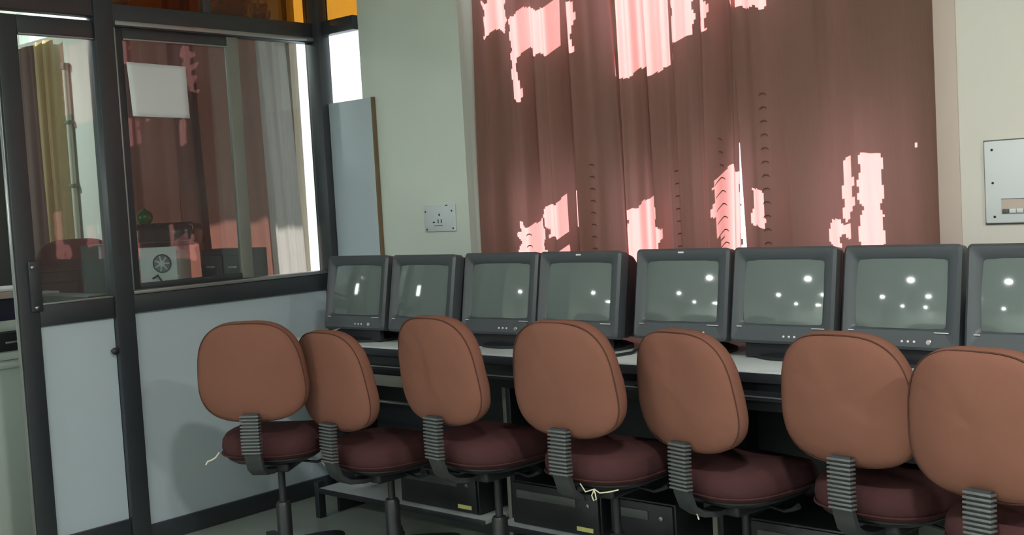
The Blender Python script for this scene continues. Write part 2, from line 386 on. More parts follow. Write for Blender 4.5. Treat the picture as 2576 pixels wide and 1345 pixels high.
# ------------------------------------------------------------------ curtains
def curtain(name, x0t, x1t, x0b, x1b, z0, z1, y, m, nf, amp, seed, nu=140, nz=40, label=None, group=None, flat=None, notch=None):
    rnd = random.Random(seed); ph = [rnd.uniform(0, 6.28) for _ in range(6)]
    verts = []; faces = []
    def pos(u, v):
        xx = (x0t + (x1t - x0t) * u) * v + (x0b + (x1b - x0b) * u) * (1 - v)
        if notch: xx += notch[0] * (1 - u) * math.exp(-((z0 + (z1 - z0) * v - notch[1]) / notch[2]) ** 4)
        uu = u + .02 * math.sin(2.2 * v + ph[3]) + .03 * math.sin(u * 7 + ph[4])
        a = amp * (0.75 + .35 * math.sin(u * 9 + ph[2]))
        if flat: a *= flat(u)
        yy = y + a * (1.05 * math.tanh(2.4 * math.sin(2 * pi * nf * uu + ph[0])) + .45 * math.sin(2 * pi * nf * 1.83 * uu + ph[1] + .8 * v) + .2 * math.sin(2 * pi * nf * 3.1 * uu + ph[5]))
        yy += .004 * math.sin(5 * v + 9 * u + ph[1])
        return (xx, yy, z0 + (z1 - z0) * v)
    for j in range(nz + 1):
        for i in range(nu + 1): verts.append(pos(i / nu, j / nz))
    for j in range(nz):
        for i in range(nu):
            a = j * (nu + 1) + i; faces.append((a, a + 1, a + nu + 2, a + nu + 1))
    t = empty(name, ((x0b + x1b) / 2, y, z0))
    q = MB(); c = t.location
    q.v = [(v[0] - c.x, v[1] - c.y, v[2] - c.z) for v in verts]; q.f = faces
    q.build('fabric', m, t, smooth=True, angle=180)
    hem = MB(); 
    hem.tube([Vector(pos(i / 70, 0)) - Vector(c) + Vector((0, 0, .004)) for i in range(71)], .004, 6); hem.build('hem', m, t, smooth=True)
    tag(t, label, 'curtain', group)
    return t, pos, c
rod = tag(MB().tube([(-3.234, 3.44, 2.525), (-1.26, 3.44, 2.525)], .012, 12).build('curtain_rod', 'steel', smooth=True), 'steel rod carrying the rust curtains over the monitors', 'curtain rod')
GR = 'rust curtains of the main window'
C1 = curtain('window_curtain', -3.195, -2.475, -3.228, -2.435, .886, 2.5, 3.437, 'curtain_rust', 4.6, .030, 3, label='rust red curtain at the left end of the wide window, next to the wall socket', group=GR)
C2 = curtain('window_curtain', -2.49, -1.965, -2.45, -1.986, .886, 2.5, 3.448, 'curtain_rust', 4.2, .028, 11, label='middle rust red curtain of the wide window, beside the bright slit', group=GR)
C3 = curtain('window_curtain', -2.00, -1.295, -1.955, -1.262, .886, 2.5, 3.434, 'curtain_rust', 3.4, .024, 21, label='wide flat rust curtain next to the cream wall', group=GR, flat=lambda u: 1.25 if u < .25 else .45)
# embroidered crescents running down the folds
cres = MB(); cres.tube([(.014 * math.cos(a), 0, .010 * math.sin(a)) for a in [pi * (.05 + .9 * k / 8) for k in range(9)]], [.0006, .0012, .0018, .0022, .0024, .0022, .0018, .0012, .0006], 6)
cr0 = None
def motif(C, xs, zs):
    global cr0
    t, pos, c = C
    x0 = pos(0, .3)[0]; x1 = pos(1, .3)[0]
    for z in zs:
        v = (z - .886) / (2.5 - .886); u = (xs - pos(0, v)[0]) / (pos(1, v)[0] - pos(0, v)[0]); p = Vector(pos(u, v)) - Vector(c)
        if cr0 is None: cr0 = cres.build('embroidered_crescent', 'embroidery', t, smooth=True); o = cr0
        else: o = cr0.copy(); COL.objects.link(o)
        o.parent = t; o.location = (p.x, p.y - .004, p.z)
ar = lambda a, b, s: [a + s * k for k in range(int((b - a) / s) + 1)]
motif(C1, -2.95 * KC, ar(1.06, 1.17, .045)); motif(C1, -2.62 * KC, ar(1.09, 1.44, .045)); motif(C2, -2.265 * KC, ar(1.09, 1.40, .045))
motif(C2, -2.075 * KC, ar(1.10, 1.50, .045)); motif(C3, -1.88 * KC, ar(1.10, 1.60, .045))
# cabin curtains
GC = 'dark curtains of the cabin window'
MBL = 2.715
rod2 = tag(MB().tube([(-6.0, 3.36, 2.74), (-4.16, 3.36, 2.74)], .010, 10).build('curtain_rod', 'steel', smooth=True), 'steel rod over the cabin window carrying the maroon curtains', 'curtain rod')
curtain('cabin_curtain', -5.99, -5.22, -5.99, -5.20, .86, MBL, 3.388, 'curtain_maroon', 3.4, .016, 5, 80, 24, label='dark maroon curtain behind the white sheet taped to the glass', group=GC)
curtain('cabin_curtain', -5.25, -5.0, -5.22, -4.92, .86, MBL, 3.315, 'curtain_maroon', 1.7, .014, 8, 60, 60, notch=(.15, 1.95, .085), label='narrow maroon curtain behind the sash stile of the partition', group=GC)
curtain('cabin_curtain', -5.13, -4.50, -5.05, -4.42, .86, MBL, 3.388, 'curtain_maroon', 2.2, .014, 9, 60, 24, label='brown maroon curtain seen through the right half of the partition glass', group=GC)
curtain('cabin_curtain', -4.52, -4.285, -4.45, -4.20, .86, MBL, 3.33, 'curtain_grey', 1.8, .010, 14, 50, 24, label='pale greyish curtain beside the bright strip at the partition corner', group=GC)
GB = 'beige curtains at the far left of the cabin'
curtain('cabin_curtain', -6.74, -6.50, -6.74, -6.50, .7, 2.40, 3.35, 'curtain_beige', 2.2, .022, 31, 50, 20, label='golden beige curtain next to the painted pipe', group=GB)
curtain('cabin_curtain', -7.02, -6.76, -7.02, -6.76, .7, 2.40, 3.36, 'curtain_maroon', 1.8, .018, 33, 50, 20, label='brown curtain between the two beige curtains', group=GB)
curtain('cabin_curtain', -7.35, -7.00, -7.35, -7.00, .7, 2.40, 3.35, 'curtain_beige', 2.2, .020, 35, 50, 20, label='beige curtain at the outer edge behind the door glass', group=GB)

# ------------------------------------------------------------------ desks
GD = 'row of computer tables'
YF = 2.85; ZT = .775
edges = [-3.82, -2.80, -1.915, -1.055, -0.2]
names = ['left end computer table with white top, nearest the partition', 'second computer table from the partition, under the third and fourth monitors',
         'computer table under the fifth and sixth monitors, with white top', 'computer table at the right end of the row']
for i in range(4):
    a, b = edges[i] + .002, edges[i + 1] - .002; W = b - a
    t = tag(empty('computer_table', ((a + b) / 2, 3.12, 0)), names[i], 'table', GD)
    h = W / 2
    box('table_top', (-h, h, YF - 3.12, .27, ZT - .006, ZT), 'desk_white', t, .001)
    box('top_core', (-h, h, YF - 3.12 + .001, .27, ZT - .034, ZT - .006), 'desk_dark', t, .002)
    box('apron', (-h + .02, h - .02, YF - 3.12 + .03, YF - 3.12 + .05, .655, ZT - .034), 'desk_dark', t, .002)
    tr = box('keyboard_tray', (-h + .05, h - .05, YF - 3.12 - .004, .12, .690, .704), 'desk_dark', t, .002)
    box('tray_edge', (-h + .05, h - .05, YF - 3.12 - .007, YF - 3.12 - .003, .700, .7045), 'alu_edge', tr, .001)
    if i == 0:
        box('drawer_front', (-h + .05, h - .05, YF - 3.12 + .02, YF - 3.12 + .03, .622, .665), 'desk_grey', t, .002)
        box('drawer_lip', (-h + .05, h - .05, YF - 3.12 + .01, YF - 3.12 + .03, .560, .567), 'alu_edge', t, .001)
    for s in (-1, 1):
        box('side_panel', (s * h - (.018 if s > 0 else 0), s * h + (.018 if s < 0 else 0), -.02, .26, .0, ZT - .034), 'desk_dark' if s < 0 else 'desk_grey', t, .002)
        if i == 0 and s < 0: box('leg', (s * h - (.03 if s > 0 else -.002), s * h + (.03 if s < 0 else -.002), -.14, -.105, .0, .155 if s < 0 else .15), 'desk_dark', t, .002)
    sh = box('low_shelf', (-h + .03, h - .03, -.135, .25, .115, .130), 'desk_white', t, .001)
    box('shelf_edge', (-h + .03, h - .03, -.139, -.135, .108, .130), 'desk_dark', sh, .001)
    box('kick_panel', (-h + .03, h - .03, .20, .215, .0, .112), 'desk_grey', t, 0)
    box('back_panel', (-h + .02, h - .02, .22, .235, .25, .70), 'desk_dark', t, 0)

# black computers lying on the low shelves
cpu_lab = ['black computer on the low shelf beneath the first monitor', 'black computer on the low shelf between the second and third chair',
           'black computer on the low shelf below the fourth monitor', 'black computer under the table behind the fifth chair', 'black computer under the table behind the sixth chair']
for (x, dx), lab in zip(((-3.10, .21), (-2.52, .2), (-2.15, .13), (-1.55, .2), (-.75, .2)), cpu_lab):
    t = tag(empty('desktop_computer', (x, 3.16, .131)), lab, 'computer', 'black computers under the tables')
    box('case', (-dx, dx, -.14, .17, 0, .16), 'black_plastic', t, .006)
    box('front_panel', (-dx + .006, dx - .006, -.152, -.14, .005, .155), 'black_plastic', t, .005)
    box('drive_door', (-dx + .03, dx - .10, -.156, -.150, .10, .13), 'grey_plastic', t, .002)
    box('sticker', (dx - .10, dx - .03, -.1545, -.1515, .02, .035), 'sticker', t, 0)
    MB().lathe([(.008, 0), (.008, .004), (.001, .005)], 12, M=Matrix.Translation((dx - .05, -.151, .11)) @ Matrix.Rotation(pi / 2, 4, 'X')).build('power_button', 'steel', t)

# ------------------------------------------------------------------ CRT monitors
def make_monitor():
    t = empty('crt_monitor')
    TL = math.radians(10)
    W, Hh, zb = .171, .292, .052
    M = Matrix.Translation((0, 0, zb)) @ Matrix.Rotation(-TL, 4, 'X')
    sx, sz0, sz1 = .131, .060, .251
    # bezel
    def ring(x0, x1, z0, z1, r, y): return [(p[0], y, p[1]) for p in rrect(x0, x1, z0, z1, r)]
    q = MB()
    q.rings([ring(-W + .004, W - .004, .004, Hh - .004, .012, .055), ring(-W, W, 0, Hh, .014, .045), ring(-W, W, 0, Hh, .014, .008),
             ring(-W + .008, W - .008, .008, Hh - .008, .010, 0.0), ring(-sx - .010, sx + .010, sz0 - .008, sz1 + .010, .012, .004),
             ring(-sx, sx, sz0, sz1, .010, .013), ring(-sx, sx, sz0, sz1, .010, .03)], M=M, cap0=False, cap1=False)
    q.build('bezel', 'mon_plastic', t, angle=35)
    q = MB()
    N = 14; vs = []; fs = []
    for j in range(N + 1):
        for i in range(N + 1):
            x = -sx - .002 + (2 * sx + .004) * i / N; z = sz0 - .002 + (sz1 - sz0 + .004) * j / N
            zc = z - (sz0 + sz1) / 2; vs.append((x, .003 + (x * x + zc * zc) / (2 * 1.0), z))
    for j in range(N):
        for i in range(N):
            a = j * (N + 1) + i; fs.append((a, a + 1, a + N + 2, a + N + 1))
    q.add(vs, fs, M); q.build('screen', 'mon_screen', t, smooth=True, angle=180)
    q = MB()
    q.rings([ring(-W + .004, W - .004, .004, Hh - .004, .012, .055), ring(-W + .008, W - .008, .008, Hh - .008, .02, .10), ring(-W + .02, W - .02, .02, Hh - .025, .03, .15),
             ring(-W + .055, W - .055, .04, Hh - .06, .03, .22), ring(-W + .07, W - .07, .055, Hh - .09, .03, .30), ring(-W + .09, W - .09, .08, Hh - .12, .02, .315)], M=M, cap0=False)
    q.build('housing', 'mon_dark', t, angle=40)
    # tilt base
    q = MB()
    el = lambda A, B, z, yo: [(A * math.cos(2 * pi * k / 28), yo + B * math.sin(2 * pi * k / 28), z) for k in range(28)]
    q.rings([el(.135, .125, 0.001, .12), el(.135, .125, .010, .12), el(.115, .105, .018, .12), el(.075, .07, .026, .12), el(.07, .065, .055, .12), el(.10, .09, .075, .12)])
    q.build('tilt_base', 'mon_dark', t, angle=40)
    q = MB(); q.bbox(-.130, .130, .025, .05, .004, .072, b=.006); q.build('base_skirt', 'mon_dark', t, angle=40)
    for k in range(3):
        MB().lathe([(.0034, 0), (.0034, .002), (.001, .003)], 10, M=M @ Matrix.Translation((.015 + .0175 * k, .0015, .022)) @ Matrix.Rotation(pi / 2, 4, 'X')).build('control_button', 'white_mark', t)
    pb = MB().lathe([(.0085, 0), (.0085, .002), (.006, .0035), (.001, .0035)], 16, M=M @ Matrix.Translation((.090, .0015, .022)) @ Matrix.Rotation(pi / 2, 4, 'X')).build('power_button', 'steel', t)
    MB().box(.105, .145, -.0012, .001, .0475, .0495, M=M).build('model_mark', 'white_mark', t)
    MB().box(-.145, -.128, -.0012, .001, .0475, .0495, M=M).build('badge', 'white_mark', t)
    return t
def copy_tree(o, parent=None):
    c = o.copy(); COL.objects.link(c)
    for k in c.keys():
        pass
    c.parent = parent
    for ch in list(o.children): copy_tree(ch, c)
    return c
mon = make_monitor()
MON = [(-3.424, 2.912, 2, 'first monitor from the partition'), (-3.056, 2.912, -1, 'second monitor from the partition'), (-2.712, 2.965, 2, 'third monitor from the partition'),
       (-2.365, 2.977, 1, 'fourth monitor from the partition, left of the gap'), (-1.992, 3.032, 2, 'fifth monitor from the partition, right of the gap'),
       (-1.640, 3.04, -1, 'sixth monitor from the partition, below the bright curtain slit'), (-1.282, 3.045, -2, 'seventh monitor from the partition'), (-.922, 3.03, 0, 'monitor at the right end of the row, cut by the frame')]
mons = []
for i, (x, y, a, lab) in enumerate(MON):
    o = mon if i == 0 else copy_tree(mon)
    o.location = (x, y, ZT); o.rotation_euler = (0, 0, math.radians(a))
    tag(o, 'charcoal tube monitor, ' + lab, 'monitor', 'tube monitors in a row'); mons.append(o)
for i in (3, 4):
    M = Matrix.Translation((0, 0, .052)) @ Matrix.Rotation(-math.radians(10), 4, 'X')
    tag(MB().box(-.010, .010, -.0014, .001, .276, .281, M=M).build('top_label', 'white_mark', mons[i]), 'small white strip on the top edge')

# video cable trailing over the desk in the gap
tag(MB().tube([(-2.16, 3.12, .795), (-2.15, 3.0, .7815), (-2.17, 2.93, .7812), (-2.22, 2.885, .7812), (-2.24, 2.862, .7812)], .005, 8).build('video_cable', 'black_plastic', smooth=True), 'black cable trailing across the white table top beside the fourth monitor', 'cable')
# torn sheet at the left table end
q = MB()
pts = [(-.10, -.05, 0), (.02, -.06, .004), (.115, -.03, .02), (.14, .02, .03), (.06, .05, .012), (-.06, .05, .004)]
q.rings([[(p[0], p[1], p[2] + .0015) for p in pts], [(p[0], p[1], p[2] + .0) for p in pts]])
o = q.build('paper_scrap', 'pink_board'); o.location = (-3.585, 2.845, ZT + .012); o.rotation_euler = (math.radians(14), math.radians(-6), math.radians(8)); tag(o, 'torn pale cardboard scrap on the table below the first monitor', 'paper')

# ------------------------------------------------------------------ office chairs
def make_chair(dz):
    t = empty('office_chair')
    SEAT = .425 + dz
    # seat
    out = superell(.182, .205, 3.0, 44)
    def sring(s, z, dzf=0.0): return [(x * s, y * s, z - dzf * max(0, y / .2) ** 2 * .02) for x, y in out]
    q = MB(); q.rings([sring(.90, SEAT), sring(.975, SEAT + .012), sring(1.0, SEAT + .042, 1), sring(.985, SEAT + .066, 1), sring(.92, SEAT + .084, 1), sring(.75, SEAT + .094, 1), sring(.4, SEAT + .097, 1), sring(.05, SEAT + .097, 1)])
    st = q.build('seat', 'maroon_shaded', t, smooth=True, angle=80)
    pts = sring(1.003, SEAT + .018); MB().tube([Vector(p) for p in pts] + [Vector(pts[0])], .003, 6, caps=False).build('seam', 'maroon_shaded', st, smooth=True)
    # seat pan
    q = MB(); q.rings([sring(.55, SEAT - .028), sring(.80, SEAT - .018), sring(.90, SEAT - .004), sring(.90, SEAT + .002)]); q.build('seat_pan', 'black_plastic', t, angle=50)
    q = MB(); q.bbox(-.07, .07, -.11, .09, SEAT - .062, SEAT - .024, b=.01); q.build('mechanism', 'black_plastic', t, angle=50)
    MB().tube([(.05, .02, SEAT - .045), (.13, .02, SEAT - .055), (.16, .02, SEAT - .045), (.185, .02, SEAT - .030)], [.005, .005, .006, .009], 8).build('lever', 'black_plastic', t, smooth=True)
    # backrest
    zc, yb, B, TH = .747 + dz, -.232, .176, .030
    TB = math.radians(7)
    Mb = Matrix.Translation((0, yb, zc)) @ Matrix.Rotation(TB, 4, 'X')
    ob = superell(.192, B, 3.0, 56, taper=0.10)
    def bring(s, y, puff=0.0):
        return [(x * s, y + .55 * (x * s) ** 2 + .15 * (z * s) ** 2, z * s) for x, z in ob]
    q = MB(); q.rings([bring(.04, -TH - .012), bring(.2, -TH - .012), bring(.4, -TH - .011), bring(.56, -TH - .0095), bring(.72, -TH - .007), bring(.82, -TH - .004), bring(.90, -TH - .001), bring(.965, -TH + .006), bring(.99, -TH + .013),
                       bring(1.0, -.004), bring(1.0, .012), bring(.985, .022), bring(.93, .032), bring(.8, .040), bring(.5, .045), bring(.05, .046)])
    q.v = [Mb @ (Vector(v) + Vector((0, .006 * noise.noise((v[0] * 9 + dz * 300, v[2] * 7, 1.7)) + .003 * noise.noise((v[0] * 22, v[2] * 26 + dz * 500, 5.1)), 0))) for v in q.v]
    bk = q.build('backrest', 'orange_fabric', t, smooth=True, angle=80)
    pts = [Mb @ Vector(p) for p in bring(.985, -TH + .010)]; MB().tube(pts + [pts[0]], .0022, 6, caps=False).build('seam', 'seam', bk, smooth=True)
    # J-shaped bracket with ribbed cover
    yB = yb - .030
    path = [(-.06, SEAT - .045), (-.14, SEAT - .048), (-.20, SEAT - .038), (-.238, SEAT - .012), (-.255, SEAT + .03), (yB - .002, SEAT + .07), (yB, SEAT + .12), (yB + .004, SEAT + .18)]
    def strap(w0, th):
        rings = []
        for k, (y, z) in enumerate(path):
            a = Vector(path[max(0, k - 1)]); b = Vector(path[min(len(path) - 1, k + 1)]); d = (b - a).normalized(); n = Vector((-d.y, d.x))
            rings.append([(sx * w0, y + n.x * sn * th, z + n.y * sn * th) for sx, sn in ((-1, -1), (1, -1), (1, 1), (-1, 1))])
        return rings
    q = MB(); q.rings(strap(.029, .008)); br = q.build('back_bracket', 'bracket_shaded', t, angle=50)
    return t, br, (yB, SEAT)
GCH = 'typist chairs in a row at the monitors'
CH = [((497, 765, 815, 1060), -26)]
chairs = [(-3.262, 2.312, -33, .014, 'orange-backed typist chair at the left end of the row, turned towards the partition'),
          (-3.060, 2.509, 3, -.035, 'typist chair turned half sideways, second from the partition'),
          (-2.567, 2.536, 5, .025, 'tallest-set typist chair, third from the partition'),
          (-2.095, 2.584, 0, .019, 'typist chair in the middle of the row with loose threads under its seat'),
          (-1.762, 2.721, 12, -.015, 'typist chair fifth from the partition, below the fifth monitor'),
          (-1.284, 2.731, 6, -.006, 'large typist chair second from the right, next to the cut-off chair'),
          (-0.885, 2.585, 10, -.009, 'typist chair at the right end, cut by the frame')]
rib0 = None; base_parts = None
def make_base(t):
    MB().lathe([(.013, .20), (.013, .385)], 14).build('gas_lift', 'black_plastic', t, smooth=True, angle=40)
    MB().lathe([(.030, .075), (.030, .10), (.027, .11), (.027, .235), (.022, .245), (.013, .246)], 16).build('column', 'black_plastic', t, smooth=True, angle=40)
    MB().lathe([(.02, .060), (.055, .062), (.058, .078), (.045, .098), (.03, .102)], 18).build('hub', 'black_plastic', t, smooth=True, angle=40)
    leg = MB().rings([[(-.024, .03, .062), (.024, .03, .062), (.02, .03, .098), (-.02, .03, .098)], [(-.020, .15, .064), (.020, .15, .064), (.017, .15, .090), (-.017, .15, .090)], [(-.018, .23, .062), (.018, .23, .062), (.015, .23, .080), (-.015, .23, .080)], [(-.012, .25, .064), (.012, .25, .064), (.012, .25, .074), (-.012, .25, .074)]])
    l0 = leg.build('base_leg', 'black_plastic', t, angle=40)
    cas = MB()
    for s in (-1, 1):
        cas.lathe([(.004, -.009), (.025, -.008), (.027, 0), (.025, .008), (.004, .009)], 16, M=Matrix.Translation((s * .013, .245, .0275)) @ Matrix.Rotation(pi / 2, 4, 'Y'))
    cas.box(-.006, .006, .226, .26, .03, .066)
    c0 = cas.build('caster', 'black_plastic', l0, smooth=True, angle=40)
    out = [l0]
    for k in range(1, 5):
        l = l0.copy(); COL.objects.link(l); l.parent = t; c = c0.copy(); COL.objects.link(c); c.parent = l; out.append(l)
    return out
for i, (x, y, a, dz, lab) in enumerate(chairs):
    t, br, (yB, SEAT) = make_chair(dz)
    ar_ = math.radians(-a)
    t.location = (x + .22 * math.sin(math.radians(a)), y + .22 * math.cos(math.radians(a)), 0); t.rotation_euler = (0, 0, ar_)
    tag(t, lab, 'chair', GCH)
    legs = make_base(t); off = [0.608, 0.816, 1.2, 0.961, 0.65, 0.085, 0.113][i]
    for k, l in enumerate(legs): l.rotation_euler = (0, 0, off + 2 * pi * k / 5)
    for k in range(12):
        z = SEAT + .045 + .0115 * k
        if rib0 is None: o = rib0 = MB().bbox(-.034, .034, -.016, .012, -.0029, .0029, b=.0012).build('rib', 'rib_plastic', br, angle=40)
        else: o = rib0.copy(); COL.objects.link(o)
        o.parent = br; o.location = (0, yB + .0005 * (k - 6) * (1 if k > 6 else -.6), z); o.rotation_euler = (math.radians(-6), 0, 0)
    def thread(pts, r=.0016): tag(MB().tube(pts, r, 6).build('loose_thread', 'thread', t, smooth=True), 'frayed cream thread under the seat')
    if i == 3:
        thread([(.02, -.20, SEAT + .005), (.05, -.215, SEAT - .012), (.08, -.21, SEAT - .002), (.10, -.212, SEAT - .010), (.13, -.21, SEAT - .004), (.16, -.2, SEAT + .004)], .0022)
        thread([(.08, -.212, SEAT - .004), (.072, -.214, SEAT - .02), (.078, -.214, SEAT - .035), (.088, -.214, SEAT - .03), (.085, -.214, SEAT - .012), (.078, -.212, SEAT - .003)], .002)
    if i == 1: thread([(-.15, -.19, SEAT + .01), (-.10, -.2, SEAT - .006), (-.04, -.205, SEAT - .012), (-.01, -.208, SEAT - .012), (0, -.208, SEAT - .028)], .0018)
    if i == 4: thread([(-.02, -.21, SEAT + .0), (0, -.216, SEAT - .015), (.012, -.218, SEAT - .03), (.02, -.217, SEAT - .05)], .0024)
    if i == 0: thread([(-.180, -.12, SEAT + .02), (-.194, -.125, SEAT + .002), (-.208, -.127, SEAT - .006), (-.222, -.13, SEAT - .010), (-.230, -.131, SEAT - .022)], .003)
    if i == 5: thread([(-.02, -.27, SEAT - .035), (-.05, -.27, SEAT - .05), (-.065, -.27, SEAT - .055)], .0024)

# ------------------------------------------------------------------ things on the walls
t = tag(empty('wall_socket', (-3.40, YB, 1.238)), 'white three-pin socket plate on the pale pillar', 'socket')
MB().bbox(-.091, .091, -.010, 0, -.056, .056, b=.004, seg=3).build('plate', 'plate_white', t, angle=40)
def hole(x, z, w_, h_): MB().box(x - w_ / 2, x + w_ / 2, -.0112, -.0095, z - h_ / 2, z + h_ / 2).build('pin_slot', 'dark_hole', t)
hole(0, .015, .007, .009); hole(-.008, -.012, .004, .016); hole(.010, -.012, .004, .016); hole(-.034, -.016, .012, .004); hole(-.008, -.031, .05, .0018); hole(.045, .0535, .012, .0035)
for sx, sz in ((-.082, .030), (.074, .030), (-.078, -.046), (.078, -.044)):
    MB().lathe([(.0042, 0), (.0038, .0015), (.001, .002)], 10, M=Matrix.Translation((sx, -.0095, sz)) @ Matrix.Rotation(pi / 2, 4, 'X')).build('screw', 'dark_hole', t)
t = tag(empty('distribution_board', (-.98, YB, 1.271)), 'white electrical distribution board on the cream wall', 'fuse box')
MB().bbox(-.171, .171, -.014, 0, -.119, .119, b=.004, seg=3).build('cover_plate', 'db_white', t, angle=40)
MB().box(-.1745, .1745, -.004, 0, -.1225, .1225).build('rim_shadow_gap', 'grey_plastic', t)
rc = MB().box(-.125, .125, -.0155, -.013, -.092, -.050).build('breaker_window', 'pinkish_tone', t)
for k in range(12): MB().bbox(-.122 + .02 * k, -.104 + .02 * k, -.020, -.0150, -.090, -.078, b=.001).build('breaker', 'plate_white' if k % 3 else 'grey_plastic', rc, angle=40)
MB().box(-.125, .125, -.016, -.013, -.0500, -.0485).build('slot_edge', 'dark_hole', t)
for sx, sz in ((-.148, .094), (-.148, -.002), (-.145, -.100), (.148, .094), (.148, -.002), (.145, -.1)):
    MB().lathe([(.0038, 0), (.0036, .0015), (.001, .002)], 10, M=Matrix.Translation((sx, -.0135, sz)) @ Matrix.Rotation(pi / 2, 4, 'X')).build('screw', 'dark_hole', t)
# sheet taped to the glass
q = MB(); n = 10; vs = []; fs = []
corn = [(2.414, 1.926), (2.690, 1.916), (2.684, 1.709), (2.428, 1.718)]
y0, y1 = 2.414, 2.686
for j in range(n + 1):
    for i in range(n + 1):
        u, v = i / n, j / n; yy = y0 + (y1 - y0) * u + .010 * (1 - v) * (1 - u); zz = 1.712 + (1.925 - 1.712) * v - .004 * u
        vs.append((XP + .012 + .004 * math.sin(3 * u + 2 * v) + .006 * (1 - v) * (1 - u), yy, zz))
for j in range(n):
    for i in range(n):
        a = j * (n + 1) + i; fs.append((a, a + 1, a + n + 2, a + n + 1))
q.add(vs, fs); o = q.build('notice_sheet', 'paper', smooth=True); tag(o, 'blank white sheet taped to the partition glass', 'paper')
md = o.modifiers.new('t', 'SOLIDIFY'); md.thickness = .0006

# ------------------------------------------------------------------ inside the cabin
t = tag(empty('cabin_table', (-5.1, 2.95, 0)), 'dark office table inside the glazed cabin', 'table')
box('table_top', (-.71, .75, -.28, .16, .73, .76), 'desk_dark', t, .004)
box('front_panel', (-.28, .73, -.25, -.235, .2, .73), 'desk_dark', t)
for sx in (-.30, .67):
    for sy in (-.25, .10): box('leg', (sx, sx + .05, sy, sy + .05, 0, .73), 'desk_dark', t, .003)
# tower computer with its fan side to us
t = tag(empty('tower_computer', (-4.93, 3.0, .761), math.radians(38)), 'grey tower computer showing its fan, inside the cabin below the printer', 'computer')
box('case', (-.092, .092, 0, .20, 0, .405), 'pc_grey', t, .004)
box('dark_side', (-.094, -.0925, .004, .20, .004, .40), 'black_plastic', t)
fan = MB().lathe([(.046, -.002), (.046, .002), (.043, .002), (.043, -.002)], 28, M=Matrix.Translation((.02, -.002, .325)) @ Matrix.Rotation(pi / 2, 4, 'X')).build('fan_ring', 'grey_plastic', t)
MB().lathe([(.040, 0), (.040, .0012), (.001, .0012)], 26, M=Matrix.Translation((.02, -.0035, .325)) @ Matrix.Rotation(pi / 2, 4, 'X')).build('fan_opening', 'desk_grey', t)
for k in range(7):
    M = Matrix.Translation((.02, -.0055, .325)) @ Matrix.Rotation(2 * pi * k / 7, 4, 'Y')
    MB().add([(.010, 0, -.004), (.038, -.001, -.002), (.038, -.001, .004), (.010, 0, .005), (.010, .002, -.004), (.038, .001, -.002), (.038, .001, .004), (.010, .002, .005)],
             [(0, 1, 2, 3), (7, 6, 5, 4), (0, 4, 5, 1), (1, 5, 6, 2), (2, 6, 7, 3), (3, 7, 4, 0)], M).build('fan_blade', 'plate_white', fan)
MB().lathe([(.015, 0), (.015, .003), (.001, .004)], 18, M=Matrix.Translation((.02, -.006, .325)) @ Matrix.Rotation(pi / 2, 4, 'X')).build('fan_hub', 'plate_white', fan)
MB().tube([(-.03, -.004, .255), (0, -.02, .27), (.02, -.022, .24), (.04, -.018, .15), (.05, -.015, .02)], .0045, 8).build('power_cord', 'black_plastic', t, smooth=True)
box('port_plate', (-.05, .03, -.004, 0, .10, .15), 'plate_white', t, .001)
box('port', (-.055, -.03, -.006, -.001, .18, .21), 'black_plastic', t, .001)
t = tag(empty('printer', (-4.96, 3.05, 1.168), math.radians(38)), 'glossy black printer on top of the tower computer in the cabin', 'printer')
q = MB(); o_ = [[(x * s, y * s + .07, z) for x, y in superell(.165, .11, 5, 36)] for s, z in ((.97, 0), (1, .01), (1, .065), (.99, .085), (.93, .100), (.80, .106))]
q.rings(o_); q.build('body', 'printer_black', t, angle=50)
MB().bbox(-.12, .11, -.02, .15, .106, .114, b=.003).build('lid', 'printer_black', t, angle=40)
MB().bbox(-.14, .14, -.046, -.038, .020, .024, b=.001).build('paper_slot', 'grey_plastic', t)
MB().tube([(.14, .0, .10), (.165, -.03, .094), (.175, -.055, .075)], .002, 6).build('cord', 'cardboard', t, smooth=True)
t = tag(empty('toy_ball', (-4.97, 2.97, 1.2755)), 'shiny dark green ball on the printer', 'ball')
MB().lathe([(.004, 0)] + [(.038 * math.sin(pi * k / 14), .038 - .038 * math.cos(pi * k / 14)) for k in range(1, 14)] + [(.003, .076)], 24).build('ball', 'green_plastic', t, smooth=True, angle=180)
MB().lathe([(.006, .073), (.007, .080), (.002, .082)], 12).build('plug', 'green_plastic', t, smooth=True)
# dark monitor seen from behind with red-brown edge
t = tag(empty('dark_cabinet_box', (-5.50, 3.02, .761), math.radians(40)), 'dark computer box standing on the cabin table before the red chair', 'computer')
box('case', (-.10, .10, -.02, .2, 0, .425), 'cupboard_grey', t, .004)
box('red_edge', (-.1035, -.0995, -.021, .0, .0, .425), 'red_vinyl', t)
box('badge', (-.05, -.01, -.0225, -.020, .375, .385), 'grey_plastic', t)
t = tag(empty('recorder_box', (-5.36, 2.79, .761), math.radians(5)), 'flat dark recorder box with pale lid at the front of the cabin table', 'recorder')
box('case', (-.22, .26, -.10, .02, 0, .190), 'cupboard_grey', t, .003)
box('lid', (-.225, .265, -.106, .021, .190, .197), 'alu_edge', t, .001)
t = tag(empty('white_carton', (-5.73, 2.80, .761)), 'small white carton at the left end of the cabin table', 'box')
box('carton', (-.07, .07, -.06, .06, 0, .20), 'paper', t, .002); box('flap', (-.07, .07, -.061, .0, .2005, .203), 'paper', t)
o = MB().lathe([(.030, 0), (.030, .20), (.026, .20), (.026, .02)], 18, M=Matrix.Rotation(math.radians(14), 4, 'Y')).build('cardboard_tube', 'cardboard', smooth=True, angle=40)
o.location = (-5.475, 3.10, 1.197); tag(o, 'cardboard tube leaning on the dark computer box in the cabin', 'tube')
